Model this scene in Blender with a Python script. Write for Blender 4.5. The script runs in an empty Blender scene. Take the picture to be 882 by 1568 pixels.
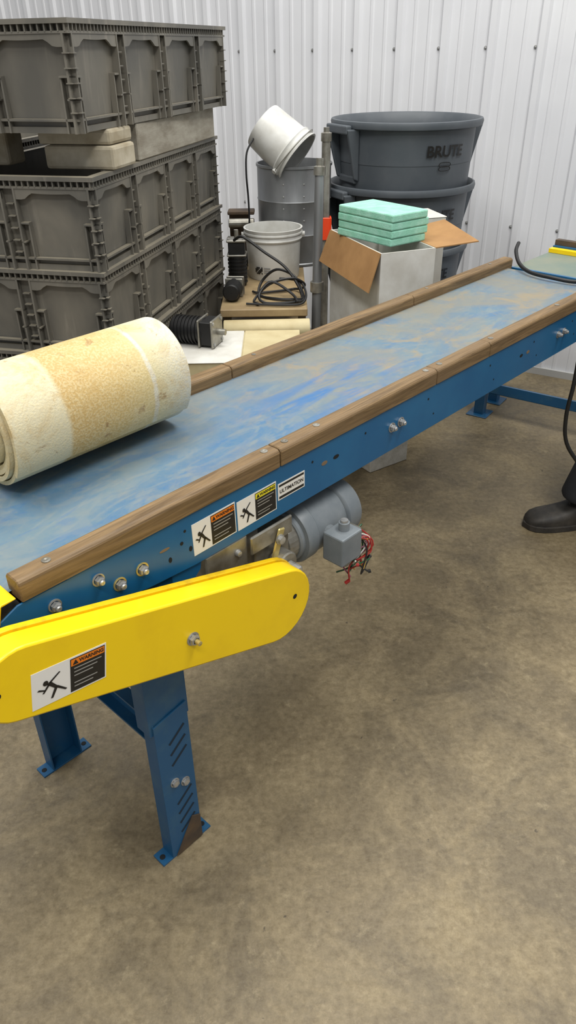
import bpy, math, random
from mathutils import Vector, Matrix
random.seed(7)
V=Vector
scene=bpy.context.scene
H=1.65
# ---------------------------------------------------------------- materials
def nodes(m):
    m.use_nodes=True
    nt=m.node_tree
    return nt, nt.nodes, nt.links, nt.nodes['Principled BSDF']
def ramp(N,pts):
    r=N.new('ShaderNodeValToRGB'); e=r.color_ramp.elements
    while len(e)<len(pts): e.new(0.5)
    for k,(p,c) in enumerate(pts):
        e[k].position=p; e[k].color=(*c,1)
    return r
def srgb(r,g,b):
    def f(c):
        c/=255.0
        return c/12.92 if c<=.04045 else ((c+.055)/1.055)**2.4
    return (f(r),f(g),f(b))
MC={}
def mat(name,c1,c2=None,rough=.5,metal=0,scale=8,lo=.35,hi=.65,bump=0,bscale=60,stretch=None,distort=0,detail=6):
    if name in MC: return MC[name]
    m=bpy.data.materials.new(name); nt,N,L,B=nodes(m)
    B.inputs['Roughness'].default_value=rough; B.inputs['Metallic'].default_value=metal
    B.inputs['Base Color'].default_value=(*c1,1)
    tc=N.new('ShaderNodeTexCoord'); src=tc.outputs['Object']
    if stretch:
        mp=N.new('ShaderNodeMapping'); mp.inputs['Rotation'].default_value=stretch[0]; mp.inputs['Scale'].default_value=stretch[1]
        L.new(src,mp.inputs['Vector']); src=mp.outputs['Vector']
    if c2 is not None:
        n=N.new('ShaderNodeTexNoise'); n.inputs['Scale'].default_value=scale; n.inputs['Detail'].default_value=detail; n.inputs['Roughness'].default_value=.6; n.inputs['Distortion'].default_value=distort
        L.new(src,n.inputs['Vector'])
        r=ramp(N,[(lo,c1),(hi,c2)]); L.new(n.outputs['Fac'],r.inputs['Fac']); L.new(r.outputs['Color'],B.inputs['Base Color'])
    if bump:
        n2=N.new('ShaderNodeTexNoise'); n2.inputs['Scale'].default_value=bscale; n2.inputs['Detail'].default_value=4
        L.new(src,n2.inputs['Vector'])
        b=N.new('ShaderNodeBump'); b.inputs['Strength'].default_value=bump; b.inputs['Distance'].default_value=.004
        L.new(n2.outputs['Fac'],b.inputs['Height']); L.new(b.outputs['Normal'],B.inputs['Normal'])
    MC[name]=m; return m

def mix(N,L,fac,a,b,mode='MIX'):
    x=N.new('ShaderNodeMix'); x.data_type='RGBA'; x.blend_type=mode
    if isinstance(fac,(int,float)): x.inputs[0].default_value=fac
    else: L.new(fac,x.inputs[0])
    for i,s in ((6,a),(7,b)):
        if isinstance(s,tuple): x.inputs[i].default_value=(*s,1)
        else: L.new(s,x.inputs[i])
    return x.outputs[2]
def noise(N,L,src,scale,detail=5,dist=0,rough=.55):
    n=N.new('ShaderNodeTexNoise'); n.inputs['Scale'].default_value=scale; n.inputs['Detail'].default_value=detail
    n.inputs['Distortion'].default_value=dist; n.inputs['Roughness'].default_value=rough
    L.new(src,n.inputs['Vector']); return n.outputs['Fac']
def fr(N,L,fac,lo,hi,a=0.0,b=1.0):
    r=N.new('ShaderNodeMapRange'); r.inputs[1].default_value=lo; r.inputs[2].default_value=hi; r.inputs[3].default_value=a; r.inputs[4].default_value=b
    L.new(fac,r.inputs[0]); return r.outputs[0]
def mul(N,L,a,b):
    x=N.new('ShaderNodeMath'); x.operation='MULTIPLY'
    for i,s in enumerate((a,b)):
        if isinstance(s,(int,float)): x.inputs[i].default_value=s
        else: L.new(s,x.inputs[i])
    return x.outputs[0]
def mapping(N,L,src,rot=(0,0,0),sc=(1,1,1)):
    mp=N.new('ShaderNodeMapping'); mp.inputs['Rotation'].default_value=rot; mp.inputs['Scale'].default_value=sc
    L.new(src,mp.inputs['Vector']); return mp.outputs['Vector']

def floor_mat():
    m=bpy.data.materials.new('concrete_floor'); nt,N,L,B=nodes(m)
    tc=N.new('ShaderNodeTexCoord').outputs['Object']
    big=fr(N,L,noise(N,L,tc,1.3,5,.5),.36,.64)
    c=mix(N,L,big,srgb(112,101,80),srgb(138,124,97))
    mid=fr(N,L,noise(N,L,tc,3.6,10,.6,.72),.42,.66)
    c=mix(N,L,mid,c,srgb(158,143,112))
    dk=fr(N,L,noise(N,L,tc,6.5,9,.4,.76),.53,.72,0,.6)
    c=mix(N,L,dk,c,srgb(92,83,67))
    st=fr(N,L,noise(N,L,tc,2.0,4,.8),.58,.76,0,.45)
    c=mix(N,L,st,c,srgb(88,82,73))
    hi=fr(N,L,noise(N,L,tc,16,8,.3,.8),.56,.70,0,.6)
    c=mix(N,L,hi,c,srgb(178,164,132))
    fine=fr(N,L,noise(N,L,tc,48,9,0,.8),.34,.66)
    c2=mix(N,L,fine,srgb(190,185,175),(1,1,1))
    c=mix(N,L,1.0,c,c2,'MULTIPLY')
    sp=noise(N,L,tc,34,3,0)
    c=mix(N,L,fr(N,L,sp,.71,.75,0,.8),c,srgb(66,58,46))
    L.new(c,B.inputs['Base Color'])
    L.new(fr(N,L,mid,0,1,.34,.54),B.inputs['Roughness'])
    b=N.new('ShaderNodeBump'); b.inputs['Strength'].default_value=.25; b.inputs['Distance'].default_value=.003
    L.new(fine,b.inputs['Height']); L.new(b.outputs['Normal'],B.inputs['Normal'])
    return m
def belt_mat():
    m=bpy.data.materials.new('dusty_blue_belt'); nt,N,L,B=nodes(m)
    tc=N.new('ShaderNodeTexCoord').outputs['Object']
    r=mapping(N,L,tc,rot=(0,0,-math.atan2(.7191,.6949)))   # x along the belt, y across
    sx=N.new('ShaderNodeSeparateXYZ'); L.new(r,sx.inputs[0]); s_=sx.outputs[0]; n_=sx.outputs[1]
    a=fr(N,L,noise(N,L,mapping(N,L,r,sc=(1,1.5,1)),2.4,5,1.6,.55),.34,.66)
    c=mix(N,L,a,srgb(58,106,142),srgb(94,120,134))
    w=noise(N,L,mapping(N,L,r,sc=(1,2.0,1)),4.2,5,4.0,.55)
    c=mix(N,L,fr(N,L,w,.50,.62,0,.42),c,srgb(124,134,134))
    w3=noise(N,L,mapping(N,L,r,sc=(1,1.7,1)),3.0,4,6.0,.5)
    c=mix(N,L,fr(N,L,w3,.54,.60,0,.32),c,srgb(118,130,134))
    w2=noise(N,L,mapping(N,L,r,sc=(.9,2.6,1)),3.6,4,3.5,.55)
    c=mix(N,L,fr(N,L,w2,.55,.62,0,.42),c,srgb(44,100,148))
    d=mul(N,L,fr(N,L,noise(N,L,r,3.0,6,.9,.6),.38,.60),fr(N,L,s_,.7,1.5,.25,.9))
    c=mix(N,L,d,c,srgb(124,121,108))
    d2=mul(N,L,fr(N,L,noise(N,L,r,7,7,.6,.7),.52,.64),fr(N,L,s_,.85,1.3,.15,.75))
    c=mix(N,L,d2,c,srgb(144,128,98))
    fz=fr(N,L,noise(N,L,tc,60,8,0,.8),.35,.65,0,.22)
    c=mix(N,L,fz,c,srgb(140,138,128))
    st=noise(N,L,mapping(N,L,r,rot=(0,0,.12),sc=(2.4,16,1)),1.6,4,.8)
    k=mul(N,L,mul(N,L,fr(N,L,s_,1.0,1.2),fr(N,L,s_,1.65,1.35)),mul(N,L,fr(N,L,n_,.98,1.08),fr(N,L,n_,1.27,1.14)))
    c=mix(N,L,mul(N,L,k,fr(N,L,st,.42,.58,0,.85)),c,srgb(40,102,158))
    L.new(c,B.inputs['Base Color']); B.inputs['Roughness'].default_value=.48
    return m
def wood_mat(name,c1,c2,c3,rotz):
    m=bpy.data.materials.new(name); nt,N,L,B=nodes(m)
    tc=N.new('ShaderNodeTexCoord').outputs['Object']
    r=mapping(N,L,tc,rot=(0,0,-rotz)); s=mapping(N,L,r,sc=(2,34,34))
    g=fr(N,L,noise(N,L,s,2.2,6,1.2,.65),.35,.68)
    c=mix(N,L,g,c1,c2)
    c=mix(N,L,fr(N,L,noise(N,L,tc,6,4,.5),.5,.7),c,c3)
    L.new(c,B.inputs['Base Color']); B.inputs['Roughness'].default_value=.55
    b=N.new('ShaderNodeBump'); b.inputs['Strength'].default_value=.25; b.inputs['Distance'].default_value=.002
    L.new(g,b.inputs['Height']); L.new(b.outputs['Normal'],B.inputs['Normal'])
    return m
def roll_mat():
    m=bpy.data.materials.new('worn_rolled_belt'); nt,N,L,B=nodes(m)
    T=N.new('ShaderNodeTexCoord'); uv=T.outputs['UV']; tc=T.outputs['Object']
    sx=N.new('ShaderNodeSeparateXYZ'); L.new(uv,sx.inputs[0])
    n=noise(N,L,tc,14,4,.4)
    ad=N.new('ShaderNodeMath'); ad.operation='MULTIPLY_ADD'; ad.inputs[1].default_value=.03; L.new(n,ad.inputs[0]); L.new(sx.outputs[0],ad.inputs[2])
    cream=srgb(206,198,168); tan=srgb(186,156,98); white=srgb(206,204,190)
    r=ramp(N,[(0.0,srgb(190,170,120)),(.02,cream),(.285,cream),(.31,tan),(.60,srgb(194,168,110)),(.775,srgb(198,180,128)),(.785,white),(.80,white),(.81,srgb(200,190,150)),(.87,srgb(204,197,166)),(1,white)])
    L.new(ad.outputs[0],r.inputs['Fac'])
    wv=noise(N,L,tc,230,2,0)
    c=mix(N,L,fr(N,L,wv,.42,.62,0,.5),r.outputs['Color'],srgb(216,202,160))
    c=mix(N,L,fr(N,L,noise(N,L,tc,11,8,.6,.75),.48,.66,0,.65),c,srgb(184,152,92))
    c=mix(N,L,fr(N,L,noise(N,L,tc,26,6,.8,.7),.60,.68,0,.75),c,srgb(146,114,72))
    c=mix(N,L,fr(N,L,noise(N,L,tc,6,4,.5,.6),.56,.74,0,.5),c,srgb(216,207,178))
    L.new(c,B.inputs['Base Color']); B.inputs['Roughness'].default_value=.7
    b=N.new('ShaderNodeBump'); b.inputs['Strength'].default_value=.5; b.inputs['Distance'].default_value=.002
    L.new(wv,b.inputs['Height']); L.new(b.outputs['Normal'],B.inputs['Normal'])
    return m
def wall_mat():
    m=bpy.data.materials.new('white_corrugated_metal'); nt,N,L,B=nodes(m)
    tc=N.new('ShaderNodeTexCoord').outputs['Object']
    c=mix(N,L,fr(N,L,noise(N,L,tc,1.5,4,.4),.3,.75),srgb(225,226,229),srgb(213,214,218))
    L.new(c,B.inputs['Base Color']); B.inputs['Roughness'].default_value=.42
    return m
def tote_mat():
    m=bpy.data.materials.new('dusty_grey_plastic'); nt,N,L,B=nodes(m)
    tc=N.new('ShaderNodeTexCoord').outputs['Object']
    c=mix(N,L,fr(N,L,noise(N,L,mapping(N,L,tc,sc=(1,1,.5)),5,6,.4),.38,.7),srgb(94,92,86),srgb(126,121,110))
    c=mix(N,L,fr(N,L,noise(N,L,mapping(N,L,tc,sc=(9,9,.9)),3,5,.3),.58,.72,0,.45),c,srgb(152,146,134))
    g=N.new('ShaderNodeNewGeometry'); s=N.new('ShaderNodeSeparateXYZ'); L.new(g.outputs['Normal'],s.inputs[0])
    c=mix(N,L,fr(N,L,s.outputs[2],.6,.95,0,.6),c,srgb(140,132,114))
    L.new(c,B.inputs['Base Color']); B.inputs['Roughness'].default_value=.5
    return m

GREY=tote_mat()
BLUE=mat('blue_painted_steel',srgb(14,88,134),srgb(26,100,144),rough=.3,scale=6,lo=.4,hi=.7)
BLUED=mat('blue_painted_leg_steel',srgb(24,80,120),srgb(56,96,120),rough=.4,scale=14,lo=.5,hi=.8)
YEL=mat('yellow_painted_steel',srgb(244,206,8),srgb(230,190,12),rough=.32,scale=5,lo=.5,hi=.8)
YELD=mat('yellow_edge_scuffed',srgb(230,190,8),srgb(190,152,28),rough=.4,scale=30,lo=.5,hi=.75)
BLACK=mat('black_rubber',srgb(18,18,19),rough=.5)
DARK=mat('dark_hole',srgb(10,14,18),rough=.8)
SLOT=mat('slot_shadow_blue',srgb(10,34,52),rough=.7)
BLK=mat('label_black',srgb(24,23,22),rough=.4)
WHT=mat('label_white',srgb(226,224,218),rough=.4)
ORG=mat('label_orange',srgb(226,122,22),rough=.4)
LYEL=mat('label_yellow',srgb(226,212,40),rough=.4)
LGR=mat('label_grey',srgb(150,148,142),rough=.5)
ZINC=mat('zinc_bolt',srgb(186,186,184),srgb(150,150,148),rough=.35,metal=.6,scale=60)
ZY=mat('yellow_zinc',srgb(196,180,120),rough=.35,metal=.6)
MOT=mat('grey_motor_paint',srgb(104,112,118),srgb(124,130,134),rough=.42,scale=12)
STEEL=mat('bare_steel',srgb(160,158,150),srgb(120,116,106),rough=.35,metal=.6,scale=18)
GALV=mat('galvanized_steel',srgb(118,120,122),srgb(154,156,158),rough=.42,metal=.55,scale=7,lo=.3,hi=.7,stretch=((0,0,0),(1,1,.3)))
WPL=mat('white_pail_plastic',srgb(204,204,200),srgb(176,174,166),rough=.4,scale=9,lo=.45,hi=.75)
BRL=mat('slate_grey_plastic',srgb(74,80,86),srgb(88,93,98),rough=.5,scale=6,lo=.4,hi=.7)
CARD=mat('brown_cardboard',srgb(166,126,80),srgb(148,110,68),rough=.8,scale=10)
WCARD=mat('white_cardboard',srgb(212,211,205),srgb(192,189,180),rough=.7,scale=9)
FOAM=mat('green_foam',srgb(136,200,174),srgb(160,214,194),rough=.7,scale=30,bump=.3,bscale=180)
CREAM=mat('cream_panel',srgb(200,188,150),srgb(178,162,122),rough=.6,scale=6)
TAN=mat('dusty_table_top',srgb(156,136,100),srgb(128,108,78),rough=.6,scale=9)
CONC=mat('concrete_block',srgb(192,189,180),srgb(170,166,155),rough=.9,scale=22,bump=.4,bscale=90)
BARN=mat('weathered_timber',srgb(164,159,146),srgb(134,127,113),rough=.8,scale=5,stretch=((0,0,0),(6,1,6)),bump=.2,bscale=40)
TIMB=mat('tan_timber',srgb(186,172,144),srgb(160,144,116),rough=.8,scale=7,stretch=((0,0,0),(1,5,6)),bump=.2,bscale=40)
PALE=mat('pale_dirty_timber',srgb(196,188,168),srgb(158,146,122),rough=.8,scale=9,bump=.25,bscale=40)
REDO=mat('orange_red_tape',srgb(236,72,30),rough=.5)
SHOE=mat('worn_black_leather',srgb(38,36,34),srgb(74,69,62),rough=.6,scale=16,lo=.4,hi=.75)
SOLE=mat('dark_boot_sole',srgb(40,37,34),srgb(62,57,50),rough=.8,scale=20)
PANTS=mat('dark_work_trousers',srgb(34,36,42),srgb(46,48,54),rough=.85,scale=12)
SHIRT=mat('grey_work_shirt',srgb(70,74,80),srgb(84,88,94),rough=.85,scale=12)
SKIN=mat('skin',srgb(196,150,124),rough=.5)
HAIR=mat('brown_hair',srgb(50,36,26),rough=.7)
RUST=mat('rusty_iron',srgb(96,78,58),srgb(72,62,54),rough=.7,scale=20,metal=.2)
BM=belt_mat(); RM=roll_mat(); FM=floor_mat(); WM=wall_mat()
WOOD=wood_mat('oak_strip',srgb(90,70,44),srgb(138,112,76),srgb(116,94,66),math.atan2(.7191,.6949))

# ---------------------------------------------------------------- builders
def empty(name,loc):
    e=bpy.data.objects.new(name,None); e.location=loc; e.empty_display_size=.1
    scene.collection.objects.link(e); return e
def par(o,p):
    if p is not None:
        o.parent=p; o.matrix_parent_inverse=Matrix.Translation(-V(p.location))
class MB:
    def __init__(s): s.v=[];s.f=[];s.m=[];s.mats=[]
    def mi(s,m):
        if m not in s.mats: s.mats.append(m)
        return s.mats.index(m)
    def hexa(s,p,m):
        b=len(s.v); s.v+= [tuple(q) for q in p]; k=s.mi(m)
        for f in ((0,3,2,1),(4,5,6,7),(0,1,5,4),(1,2,6,5),(2,3,7,6),(3,0,4,7)):
            s.f.append(tuple(b+i for i in f)); s.m.append(k)
    def box(s,x0,x1,y0,y1,z0,z1,m,F=lambda x,y,z:(x,y,z)):
        s.hexa([F(x0,y0,z0),F(x1,y0,z0),F(x1,y1,z0),F(x0,y1,z0),F(x0,y0,z1),F(x1,y0,z1),F(x1,y1,z1),F(x0,y1,z1)],m)
    def prism(s,poly,a,b_,m,F,side=None):
        b=len(s.v); n=len(poly); k=s.mi(m); ks=s.mi(side) if side else k
        s.v+=[tuple(F(u,v,a)) for u,v in poly]+[tuple(F(u,v,b_)) for u,v in poly]
        s.f.append(tuple(range(b+n-1,b-1,-1))); s.m.append(k)
        s.f.append(tuple(range(b+n,b+2*n))); s.m.append(k)
        for i in range(n):
            j=(i+1)%n; s.f.append((b+i,b+j,b+n+j,b+n+i)); s.m.append(ks)
    def lathe(s,prof,o,ax,m,seg=40,cap0=False,cap1=False,ref=None):
        ax=V(ax).normalized(); u=V(ref) if ref else (V((0,0,1)) if abs(ax.z)<.9 else V((1,0,0)))
        u=(u-u.dot(ax)*ax).normalized(); w=ax.cross(u); o=V(o); b=len(s.v); k=s.mi(m)
        for r,h in prof:
            for i in range(seg):
                t=2*math.pi*i/seg; s.v.append(tuple(o+ax*h+(u*math.cos(t)+w*math.sin(t))*r))
        for a in range(len(prof)-1):
            for i in range(seg):
                j=(i+1)%seg; s.f.append((b+a*seg+i,b+a*seg+j,b+(a+1)*seg+j,b+(a+1)*seg+i)); s.m.append(k)
        if cap0: s.f.append(tuple(b+i for i in reversed(range(seg)))); s.m.append(k)
        if cap1: s.f.append(tuple(b+(len(prof)-1)*seg+i for i in range(seg))); s.m.append(k)
    def cyl(s,p0,p1,r,m,seg=24,r1=None):
        p0=V(p0);p1=V(p1); s.lathe([(r,0),(r if r1 is None else r1,(p1-p0).length)],p0,p1-p0,m,seg,True,True)
    def tube(s,pts,r,m,seg=8,sub=6):
        P=[V(p) for p in pts]; Q=[]
        for i in range(len(P)-1):
            p0=P[max(i-1,0)];p1=P[i];p2=P[i+1];p3=P[min(i+2,len(P)-1)]
            for k in range(sub):
                t=k/sub; Q.append(.5*((2*p1)+(p2-p0)*t+(2*p0-5*p1+4*p2-p3)*t*t+(3*p1-p0-3*p2+p3)*t**3))
        Q.append(P[-1]); b=len(s.v); kk=s.mi(m)
        T0=(Q[1]-Q[0]).normalized(); u=T0.orthogonal().normalized()
        for i,q in enumerate(Q):
            T=(Q[min(i+1,len(Q)-1)]-Q[max(i-1,0)]).normalized()
            u=(u-u.dot(T)*T).normalized(); w=T.cross(u)
            for a in range(seg):
                t=2*math.pi*a/seg; s.v.append(tuple(q+(u*math.cos(t)+w*math.sin(t))*r))
        for i in range(len(Q)-1):
            for a in range(seg):
                c=(a+1)%seg; s.f.append((b+i*seg+a,b+i*seg+c,b+(i+1)*seg+c,b+(i+1)*seg+a)); s.m.append(kk)
        s.f.append(tuple(b+i for i in reversed(range(seg)))); s.m.append(kk)
        s.f.append(tuple(b+(len(Q)-1)*seg+i for i in range(seg))); s.m.append(kk)
    def flat(s,poly,m,F):
        b=len(s.v); s.v+=[tuple(F(u,v)) for u,v in poly]; s.f.append(tuple(range(b,b+len(poly)))); s.m.append(s.mi(m))
    def text(s,txt,size,m,F,bold=0.0):
        c=bpy.data.curves.new('tmp','FONT'); c.body=txt; c.size=size; c.align_x='CENTER'; c.align_y='CENTER'; c.offset=bold
        o=bpy.data.objects.new('tmp',c); scene.collection.objects.link(o)
        bpy.context.view_layer.update()
        dg=bpy.context.evaluated_depsgraph_get(); me=bpy.data.meshes.new_from_object(o.evaluated_get(dg))
        b=len(s.v); k=s.mi(m)
        for v in me.vertices: s.v.append(tuple(F(v.co.x,v.co.y)))
        for p in me.polygons: s.f.append(tuple(b+i for i in p.vertices)); s.m.append(k)
        bpy.data.objects.remove(o); bpy.data.curves.remove(c); bpy.data.meshes.remove(me)
    def make(s,name,parent=None,smooth=False,bevel=0,seg=1,auto=40,recalc=True):
        me=bpy.data.meshes.new(name); me.from_pydata(s.v,[],s.f)
        for m in s.mats: me.materials.append(m)
        for i,p in enumerate(me.polygons): p.material_index=s.m[i]
        if recalc:
            import bmesh
            bm=bmesh.new(); bm.from_mesh(me); bmesh.ops.recalc_face_normals(bm,faces=bm.faces); bm.to_mesh(me); bm.free()
        if smooth:
            for p in me.polygons: p.use_smooth=True
            try: me.set_sharp_from_angle(angle=math.radians(auto))
            except Exception: pass
        o=bpy.data.objects.new(name,me); scene.collection.objects.link(o); par(o,parent)
        if bevel:
            b=o.modifiers.new('bev','BEVEL'); b.width=bevel; b.segments=seg; b.limit_method='ANGLE'; b.angle_limit=math.radians(40)
        return o

# ---------------------------------------------------------------- camera
D=V((29,1806,1132)).normalized(); Fc=V((0,0,1)); Zc=-D; Yc=(Fc-Fc.dot(Zc)*Zc).normalized(); Xc=Yc.cross(Zc)
def cw(v): return V((v.dot(Xc),v.dot(Yc),v.dot(Zc)))
R=cw(V((1,0,0)));U=cw(V((0,-1,0)));Bk=cw(V((0,0,-1)))
M=Matrix(((R.x,U.x,Bk.x,0),(R.y,U.y,Bk.y,0),(R.z,U.z,Bk.z,H),(0,0,0,1)))
cam=bpy.data.cameras.new('camera'); cam.sensor_fit='VERTICAL'; cam.sensor_height=36; cam.lens=36*1132/1568
co=bpy.data.objects.new('camera',cam); scene.collection.objects.link(co); co.matrix_world=M; scene.camera=co
cam.clip_start=.02
# ---------------------------------------------------------------- room
b=MB(); b.box(-6,7,-3,9,-.1,0,FM); b.make('floor')
wt=V((.8526,-.5227,0)); wn=V((.5227,.8526,0)); 
def WF(t,off,z): 
    p=wt*t+wn*(4.311+off); return (p.x,p.y,z)
per=.252; b=MB(); prof=[]
t=-1.152-per*17
def rib(t0,w,hh,sl): return [(t0-w/2-sl,0),(t0-w/2,-hh),(t0+w/2,-hh),(t0+w/2+sl,0)]
while t<4.5:
    prof+=rib(t+.012,.030,.018,.012)
    prof+=rib(t+.095,.014,.005,.006)
    prof+=rib(t+.175,.014,.005,.006)
    t+=per
n=len(prof)
for (tt,o) in prof: b.v.append(WF(tt,o,0)); b.v.append(WF(tt,o,4.6))
k=b.mi(WM)
for i in range(n-1): b.f.append((2*i,2*i+2,2*i+3,2*i+1)); b.m.append(k)
b.box(prof[0][0],prof[-1][0],.03,.12,0,4.6,WM,WF)
t=-1.152-per*17
while t<4.4:
    for z in (.80,1.64,2.5,3.4):
        b.lathe([(.009,0),(.009,.003),(.006,.003),(.005,.008),(0.001,.009)],WF(t-.018,.0,z),-wn,ZINC,8)
    t+=per
b.make('wall_back',recalc=False)
b=MB(); b.box(prof[0][0],prof[-1][0],-.022,.02,0,.04,mat('white_trim',srgb(180,180,178),rough=.5),WF); b.make('trim_1')

# ---------------------------------------------------------------- conveyor
cd=V((.6949,.7191,0)); cn=V((-.7191,.6949,0))
def C(s,nn,z):
    p=cd*s+cn*nn; return (p.x,p.y,z+.012*(s-.9) if z>.3 else z)
FC=lambda u,v,w:C(u,w,v)
conv=empty('belt_conveyor',C(1.5,1.17,0))
NI,NO=.948,1.392
S1=2.62
b=MB(); k=b.mi(BM); prof=[]
for i in range(9):
    a=math.pi/2+math.pi*i/8; prof.append((.345+.032*math.cos(a),.893+.032*math.sin(a)))
pts=[(S1-.02,.925)]+[(.4+.2*i,.925) for i in range(11,-1,-1)]+prof+[(S1-.02,.861)]
for s_,z in pts: b.v.append(C(s_,NI+.028,z)); b.v.append(C(s_,NO-.028,z))
for i in range(len(pts)-1): b.f.append((2*i,2*i+1,2*i+3,2*i+2)); b.m.append(k)
b.make('belt',conv,smooth=True,recalc=False)
b=MB(); b.cyl(C(.345,NI+.02,.893),C(.345,NO-.02,.893),.029,STEEL,24); b.cyl(C(S1-.02,NI+.02,.893),C(S1-.02,NO-.02,.893),.031,STEEL,24)
b.box(.45,S1-.05,NI+.03,NO-.03,.905,.918,STEEL,C)
b.make('rollers_and_bed',conv,smooth=True)
b=MB()
def side(n0,sg):
    poly=[(.325,.898),(.36,.914),(S1+.03,.914),(S1+.03,.800),(.72,.796),(.60,.805),(.36,.868),(.325,.880)]
    b.prism(poly,n0,n0+sg*.004,BLUE,FC)
    lo,hi=sorted((n0,n0+sg*.030)); b.box(.45,S1,lo,hi,.912,.916,BLUE,C)
    b.box(.74,S1,lo,hi,.798,.802,BLUE,C)
side(NI,1); side(NO,-1)
b.prism([(.50,.80),(.74,.797),(.735,.775),(.70,.745),(.52,.735)],NI+.006,NI+.012,BLUE,FC)
b.box(.56,.735,NI+.012,NI+.05,.742,.748,BLUE,C)
for s_ in (1.0,1.7,2.4): b.box(s_,s_+.04,NI+.004,NO-.004,.805,.845,BLUE,C)
b.make('side_channels',conv,bevel=.0015)
b=MB()
def hole(s_,z,w=.006,h=.006,m=None):
    pl=[(s_+w*math.cos(a*math.pi/6),z+h*math.sin(a*math.pi/6)) for a in range(12)]
    b.prism(pl,NI-.0006,NI,m or DARK,FC)
TS=mat('tan_slot',srgb(120,100,76),rough=.7)
for s_ in (.70,1.06,1.245): hole(s_,.885,.003,.003)
for s_ in (.71,.66): hole(s_,.84,.004,.006)
hole(1.10,.866,.010,.005,TS); hole(1.14,.866,.010,.005); hole(.65,.868,.012,.003,TS); hole(.69,.862,.004,.004)
for s_ in (1.50,1.80,2.05,2.3,2.5): hole(s_,.885,.003,.003); hole(s_+.03,.835,.0025,.0025)
hole(1.98,.862,.009,.005); hole(2.02,.862,.009,.005,TS)
b.make('panel_holes',conv)
b=MB()
def bolt(s_,z,nn=NI,r=.013,m2=None):
    o=C(s_,nn,z); b.lathe([(r*1.25,0),(r*1.25,.002),(r*.95,.002)],o,-cn,m2 or ZINC,20)
    b.lathe([(r*.9,.002),(r*.9,.009),(r*.6,.011)],o,-cn,ZINC,6)
    b.lathe([(r*.55,.009),(r*.55,.014),(r*.4,.016),(.0005,.016)],o,-cn,ZINC,12)
bolt(.42,.878,r=.010); bolt(.506,.882,r=.010); bolt(.546,.850,r=.011,m2=ZY); bolt(.596,.855,r=.011,m2=ZY)
bolt(1.348,.862,r=.010); bolt(1.384,.864,r=.010); bolt(2.21,.865,r=.009); bolt(2.25,.865,r=.009)
b.make('bolts',conv,smooth=True,auto=30)
b=MB()
def strip(s0,s1,n0,n1):
    z0=.916; z1=.957; lo,hi=n0,n1
    poly=[(lo,z0),(hi,z0),(hi,z1-.006),(hi-.006,z1),(lo+.006,z1),(lo,z1-.006)]
    b.prism(poly,s0,s1,WOOD,lambda u,v,w:C(w,u,v))
nw0=NI-.004
for s0,s1 in ((.368,.957),(.960,1.525),(1.528,1.78),(1.783,2.62)): strip(s0,s1,nw0,nw0+.042)
for s0,s1 in ((.42,1.2),(1.203,2.0),(2.003,S1+.01)): strip(s0,s1,NO-.040,NO+.004)
b.make('wood_strips',conv,bevel=.002)
b=MB()
for s_ in (.43,.93,.99,1.09,1.50,1.56,1.81,2.2): b.lathe([(.008,0),(.008,.0012),(.004,.0018),(.0005,.001)],C(s_,nw0+.02,.957),(0,0,1),STEEL,12)
for s_ in (.6,1.3,2.1,2.5): b.lathe([(.006,0),(.006,.0012),(.0005,.002)],C(s_,NO-.018,.957),(0,0,1),STEEL,12)
b.make('wood_screws',conv)
b=MB(); b.prism([(.225,.885),(.235,.912),(.262,.926),(.335,.931),(.36,.931),(.36,.928),(.262,.922),(.24,.91),(.23,.885)],NI-.002,NO,YEL,FC)
b.prism([(.225,.885),(.262,.926),(.335,.93),(.325,.895),(.25,.86)],NI-.003,NI-.0005,YEL,FC)
b.make('tail_guard',conv,bevel=.001)
GN=.858
c0=V((.303,.846)); r0=.068; c1=V((.868,.648)); r1=.086
def capsule(c0,r0,c1,r1,n=14):
    ax=(c1-c0); L_=ax.length; th=math.atan2(ax.y,ax.x); al=math.acos((r0-r1)/L_)
    pl=[]
    for i in range(n+1):
        a=th+al+(2*math.pi-2*al)*i/n; pl.append((c0.x+r0*math.cos(a),c0.y+r0*math.sin(a)))
    for i in range(n+1):
        a=th-al+(2*al)*i/n; pl.append((c1.x+r1*math.cos(a),c1.y+r1*math.sin(a)))
    return pl
b=MB()
b.prism(capsule(c0,r0,c1,r1),GN,GN+.046,YEL,FC)
b.make('chain_guard_cover',conv,smooth=True,bevel=.004,seg=2)
b=MB(); b.prism(capsule(c0,r0+.003,c1,r1+.003),GN+.047,GN+.060,YELD,FC); b.make('chain_guard_backplate',conv,smooth=True,bevel=.001)
b=MB()
o=C(.626,GN,.722); b.lathe([(.014,0),(.014,.002),(.010,.002)],o,-cn,ZINC,20); b.lathe([(.0105,.002),(.0105,.010),(.007,.011)],o,-cn,ZINC,6); b.lathe([(.005,.010),(.005,.022),(.0005,.023)],o,-cn,ZY,12)
for s_,z in ((.262,.85),(.905,.655)): b.lathe([(.006,0.0005),(.0003,.0006)],C(s_,GN,z),-cn,DARK,14)
b.make('guard_bolt',conv,smooth=True,auto=30)
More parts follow.
